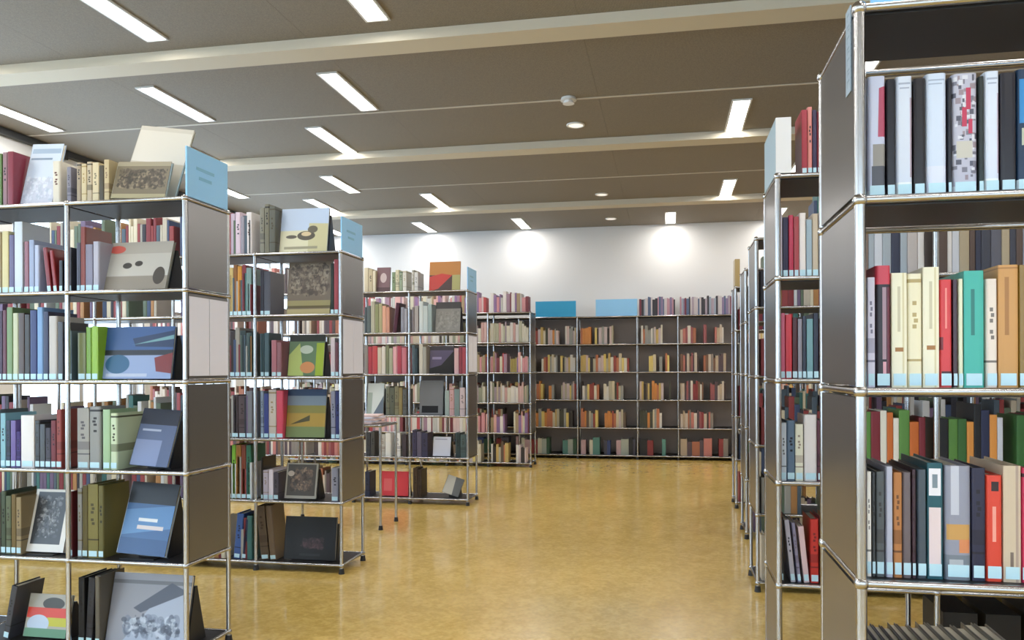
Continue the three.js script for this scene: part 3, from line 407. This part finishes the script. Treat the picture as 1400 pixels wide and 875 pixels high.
display('B', 0, 393, 441, 458, (c, w, h) => { rect(c, '#5f7a5c', 0, 0, w, h); rect(c, '#1a2420', 0, 0, w, h * 0.16); poly(c, '#a9b86a', [[0, h * 0.5], [w * 0.3, h * 0.2], [w * 0.45, h], [0, h]]); dot(c, '#c98a5a', w * 0.55, h * 0.8, 40, 30); rect(c, '#9ab03a', w * 0.78, h * 0.2, w * 0.22, h * 0.8); dot(c, '#b8c4b4', w * 0.5, h * 0.36, 36, 22); }, '#2a4030', 'green and yellow picture book with dark top, shown face out', { tilt: 0.16 });
display('B', '-1', 390, 443, 532, (c, w, h) => { rect(c, '#2c4468', 0, 0, w, h * 0.14); rect(c, '#7c8c9c', 0, h * 0.14, w, h * 0.2); rect(c, '#8a8440', 0, h * 0.34, w, h * 0.16); rect(c, '#b0913a', 0, h * 0.5, w, h * 0.3); poly(c, '#4a4418', [[w * 0.1, h * 0.74], [w * 0.6, h * 0.54], [w * 0.6, h * 0.66]]); rect(c, '#77854c', 0, h * 0.78, w, h * 0.22); }, '#3a3a28', 'golden field picture book under dark blue sky strip', { tilt: 0.14 });
display('B', '-2', 388, 431, 633, (c, w, h) => { rect(c, '#a09a8c', 0, 0, w, h); rect(c, '#4a443c', 10, 8, w - 20, h - 24); blots(c, ['#7a6250', '#a4876c', '#3a302a', '#5a4c40'], 50, 20, 16, w - 40, h - 50, 16); dot(c, '#b8a898', 30, h * 0.3, 20, 16); }, '#3a3c34', 'dark brown figure photo book with grey border', { tilt: 0.2 });
display('B', '-3', 387, 457, 706, (c, w, h) => { rect(c, '#131214', 0, 0, w, h); blots(c, ['#4a3438', '#5f444a', '#2c2024', '#3a2a30'], 26, w * 0.3, h * 0.45, w * 0.5, h * 0.35, 14); rect(c, '#2a2a2e', w * 0.3, h * 0.86, w * 0.4, 8); }, '#0e0e10', 'black picture book with dim rose figures on lowest board', { tilt: 0.14 });
display('C', 'top', 587, 629, 358, (c, w, h) => { rect(c, '#b8762c', 0, 0, w, h * 0.45); rect(c, '#a8a060', w * 0.74, h * 0.45, w * 0.26, h * 0.55); poly(c, '#c02a20', [[0, h * 0.5], [w * 0.4, h * 0.4], [w * 0.74, h * 0.46], [w * 0.3, h * 0.9], [0, h]]); poly(c, '#3a1c1a', [[w * 0.2, h], [w * 0.74, h * 0.46], [w * 0.74, h]]); }, '#8a4a20', 'orange and red album with dark corner, top of shelf row', { tilt: 0.12, stand: false, inset: 0.1 });
display('C', 1, 595, 629, 413, (c, w, h) => { rect(c, '#827e76', 0, 0, w, h); rect(c, '#1c1618', 0, 0, w, h * 0.22); blots(c, ['#706c64', '#97938a'], 30, 0, h * 0.25, w, h * 0.7, 14); }, '#2a2624', 'grey picture book with black head band', { tilt: 0.16 });
display('C', 0, 587, 619, 473, (c, w, h) => { rect(c, '#544a64', 0, 0, w, h); rect(c, '#2c2430', 0, 0, w, h * 0.16); poly(c, '#0e0e10', [[w, h * 0.2], [w, h], [0, h], [0, h * 0.82], [w * 0.5, h * 0.7]]); rect(c, '#8c80a0', w * 0.1, h * 0.4, w * 0.4, 20); }, '#2a2430', 'purple and black picture book, shown face out', { tilt: 0.14 });
display('C', '-1', 501, 523, 524, (c, w, h) => { rect(c, '#d8dcd6', 0, 0, w, h); poly(c, '#6a7480', [[w * 0.4, h], [w, h * 0.4], [w, h]]); rect(c, '#a8b4a8', 0, h * 0.3, w * 0.3, h * 0.7); }, '#c8ccc8', 'white picture book with grey diagonal corner', { tilt: 0.18 });
display('C', '-2', 591, 615, 597, (c, w, h) => { rect(c, '#d4d6e2', 0, 0, w, h); rect(c, '#a4a6b8', 20, 20, w - 60, 12); }, '#2a2c34', 'small plain lavender-white book, shown face out', { tilt: 0.2 });
display('C', '-3', 520, 557, 644, (c, w, h) => { rect(c, '#d8434a', 0, 0, w, h); rect(c, '#e0686a', w * 0.1, h * 0.3, w * 0.3, h * 0.5); }, '#b02c34', 'bright red picture book on lowest board', { tilt: 0.12 });
display('C', '-3', 603, 626, 652, (c, w, h) => { rect(c, '#c4c0b4', 0, 0, w, h); poly(c, '#6a6c6c', [[w * 0.5, 0], [w, 0], [w, h], [w * 0.6, h]]); }, '#4a4c4c', 'tilted pale grey book with dark half on lowest board', { tilt: 0.3, lean: -0.3 });
display('C', 'top', 515, 533, 366, (c, w, h) => { rect(c, '#75575c', 0, 0, w, h); dot(c, '#c0aeac', w * 0.5, h * 0.42, 46, 60); rect(c, '#50363c', 0, h * 0.8, w, h * 0.2); }, '#4a343a', 'mauve portrait cover book standing among beige books', { tilt: 0.12, stand: false });
display('C', '-1', 573, 605, 520, (c, w, h) => { rect(c, '#77787a', 0, 0, w, h); rect(c, '#1c1c1e', w * 0.1, h * 0.74, w * 0.7, h * 0.2); }, '#5a5c5e', 'plain grey picture book with black block at its foot', { tilt: 0.1 });
book(0.56, boardTop('top'), -(units.V.z + 0.03), 0.04, 0.23, 0.16, '#a8905c', 'tan book standing alone at the end of a high shelf', null, { sticker: false });

for (let k = 0; k < 3; k++) { // black file boxes low on the shelf with the white sign
  const g = group('file_box', ['black file box beside the chrome post, lowest board behind binder shelf', 'middle one of three black file boxes, lowest board behind binder shelf', 'black file box farthest from the aisle, lowest board behind binder shelf'][k], 'box', [0.95 + k * 0.13, boardTop('-3'), -3.02], 'black file boxes on the lowest board');
  part('body', box(0.105, 0.27, 0.22), M.black, g, [0, 0.135, 0]); part('label_holder', box(0.05, 0.07, 0.003), M.white, g, [0, 0.12, 0.1115]);
}
// ---------------------------------------------------------------- the many small books further off
const PAL = {
  warm: ['#b8a48c', '#8a3a3c', '#c8b8a8', '#a86a50', '#4a3a38', '#d0c4b8', '#7a5a48', '#c07a70', '#5a4a50', '#8a8078', '#d8cfc4', '#9a5a5c'],
  pink: ['#d0b4b0', '#c88a8c', '#d8cfc8', '#9a7a88', '#b04a4c', '#c8c0a8', '#8a6a90', '#d4a49c', '#7a3a40', '#b8b4ac', '#a08a6a'],
  beige: ['#c8c0ac', '#b8a890', '#c8a49c', '#a8a48c', '#d0c8bc', '#b89088', '#8a8a74', '#c4bcb4', '#9a8a90'],
  mixed: ['#4a5a68', '#8a3a3c', '#b8b0a0', '#2a2a34', '#5a6a58', '#a87a4a', '#c8ccd0', '#3a4a6a', '#7a2c34', '#9a9a94', '#d0c8b0', '#3a6a68', '#6a5a78'],
  wall: ['#c8ac6a', '#d08a4a', '#d0c4a8', '#4a4a3c', '#9a4a40', '#ddd6c4', '#3a3430', '#b8b098', '#e0c878', '#6a5a4c', '#c07a58', '#9a9a94', '#d0bab4', '#dcd8d0', '#c8b8b8'],
  wallDark: ['#3a5a44', '#3c4a7a', '#a8b0a4', '#2a2a2c', '#c8c4b4', '#8a3a3a', '#4a4a58', '#5a8a80', '#c0a0a4', '#d0ccb8'],
  bright: ['#c86a2a', '#3a6a34', '#e0ddd0', '#c83a30', '#1c1c20', '#d0d4e0', '#7a2430', '#5a8a40', '#e0984a', '#e4e0d4', '#2a3050'],
  grey: ['#c4c8d0', '#3a3c48', '#8a8c98', '#5a5a64', '#d8d4d0', '#7a6a60', '#a89a80', '#2c3044', '#9aa4ac', '#b4aca8', '#55443c'],
};
for (const lev of ['top', 1, 0, '-1', '-2', '-3']) {
  fill('A', lev, -3.83, -2.92, PAL.mixed, {});
  fill('B', lev, -4.33, -2.33, PAL.mixed, { gap: 0.1 });
  fill('C', lev, -4.62, -2.64, PAL.warm, { gap: 0.08 });
  fill('D', lev, -4.54, -1.57, lev === '-3' ? PAL.wall : lev === 1 || lev === '-1' ? PAL.beige : PAL.pink, { gap: 0.04, wmax: 0.045 });
  if (lev !== '-3') fill('S', lev, lev === 'top' ? 0.52 : 0.50, 2.85, lev === 1 ? PAL.grey : lev === '-1' ? PAL.bright : PAL.mixed, { gap: 0.03, hmin: 0.2, hmax: 0.27 });
  for (const u of ['T', 'U', 'V']) fill(u, lev, units[u].xs[0] + (lev === 'top' ? 0.2 : 0), 2.9, PAL.mixed, { gap: 0.04 });
  fill('R', lev, 1.16, 2.58, PAL.mixed, { gap: 0.04 });
}
for (const [a, b] of [[-4.85, -2.64], [-2.6, -1.14], [-1.1, -0.39], [-0.36, 0.11], [0.14, 0.86], [0.9, 2.35]]) for (const lev of [1, 0, '-1', '-2', '-3'])
  fill('E', lev, a, a > -2.5 && a < 0.5 && lev !== '-3' ? a + (b - a) * rr(0.62, 0.9) : b, a === 0.14 ? PAL.warm : lev === '-3' ? PAL.wallDark : PAL.wall, lev === '-3' ? { gap: 0.22, hmin: 0.17, hmax: 0.22, inset: 0.06, wmin: 0.03, wmax: 0.1 } : { gap: 0.09, hmin: 0.17, hmax: 0.24, inset: 0.05, wmin: 0.018, wmax: 0.04 });
for (const [a, b] of [[-0.36, 0.11], [0.14, 0.86], [0.9, 2.35]]) fill('E', 'top', a, b, ['#8a7a9a', '#5a6a8a', '#a89aa8', '#7a3a48', '#c8c0c4', '#3a3a44', '#9aa4b4', '#b88a98'], { gap: 0.02, hmin: 0.2, hmax: 0.24 });
{
  const im = new THREE.InstancedMesh(coverGeo[0], std(0xffffff, 0.5), heap.length); im.name = 'distant_books';
  const m = new THREE.Matrix4(), c = new THREE.Color();
  heap.forEach(([x, y, z, w, h, d, col], k) => { m.makeScale(w, h, d).setPosition(x, y, z); im.setMatrixAt(k, m); im.setColorAt(k, c.set(col)); });
  im.castShadow = im.receiveShadow = true;
  im.userData = { label: 'rows of small mixed books filling the far and half-hidden shelves', category: 'books', kind: 'stuff' }; scene.add(im);
}
console.log('books', bookCount, 'stuff', heap.length);
renderer.render(scene, camera);
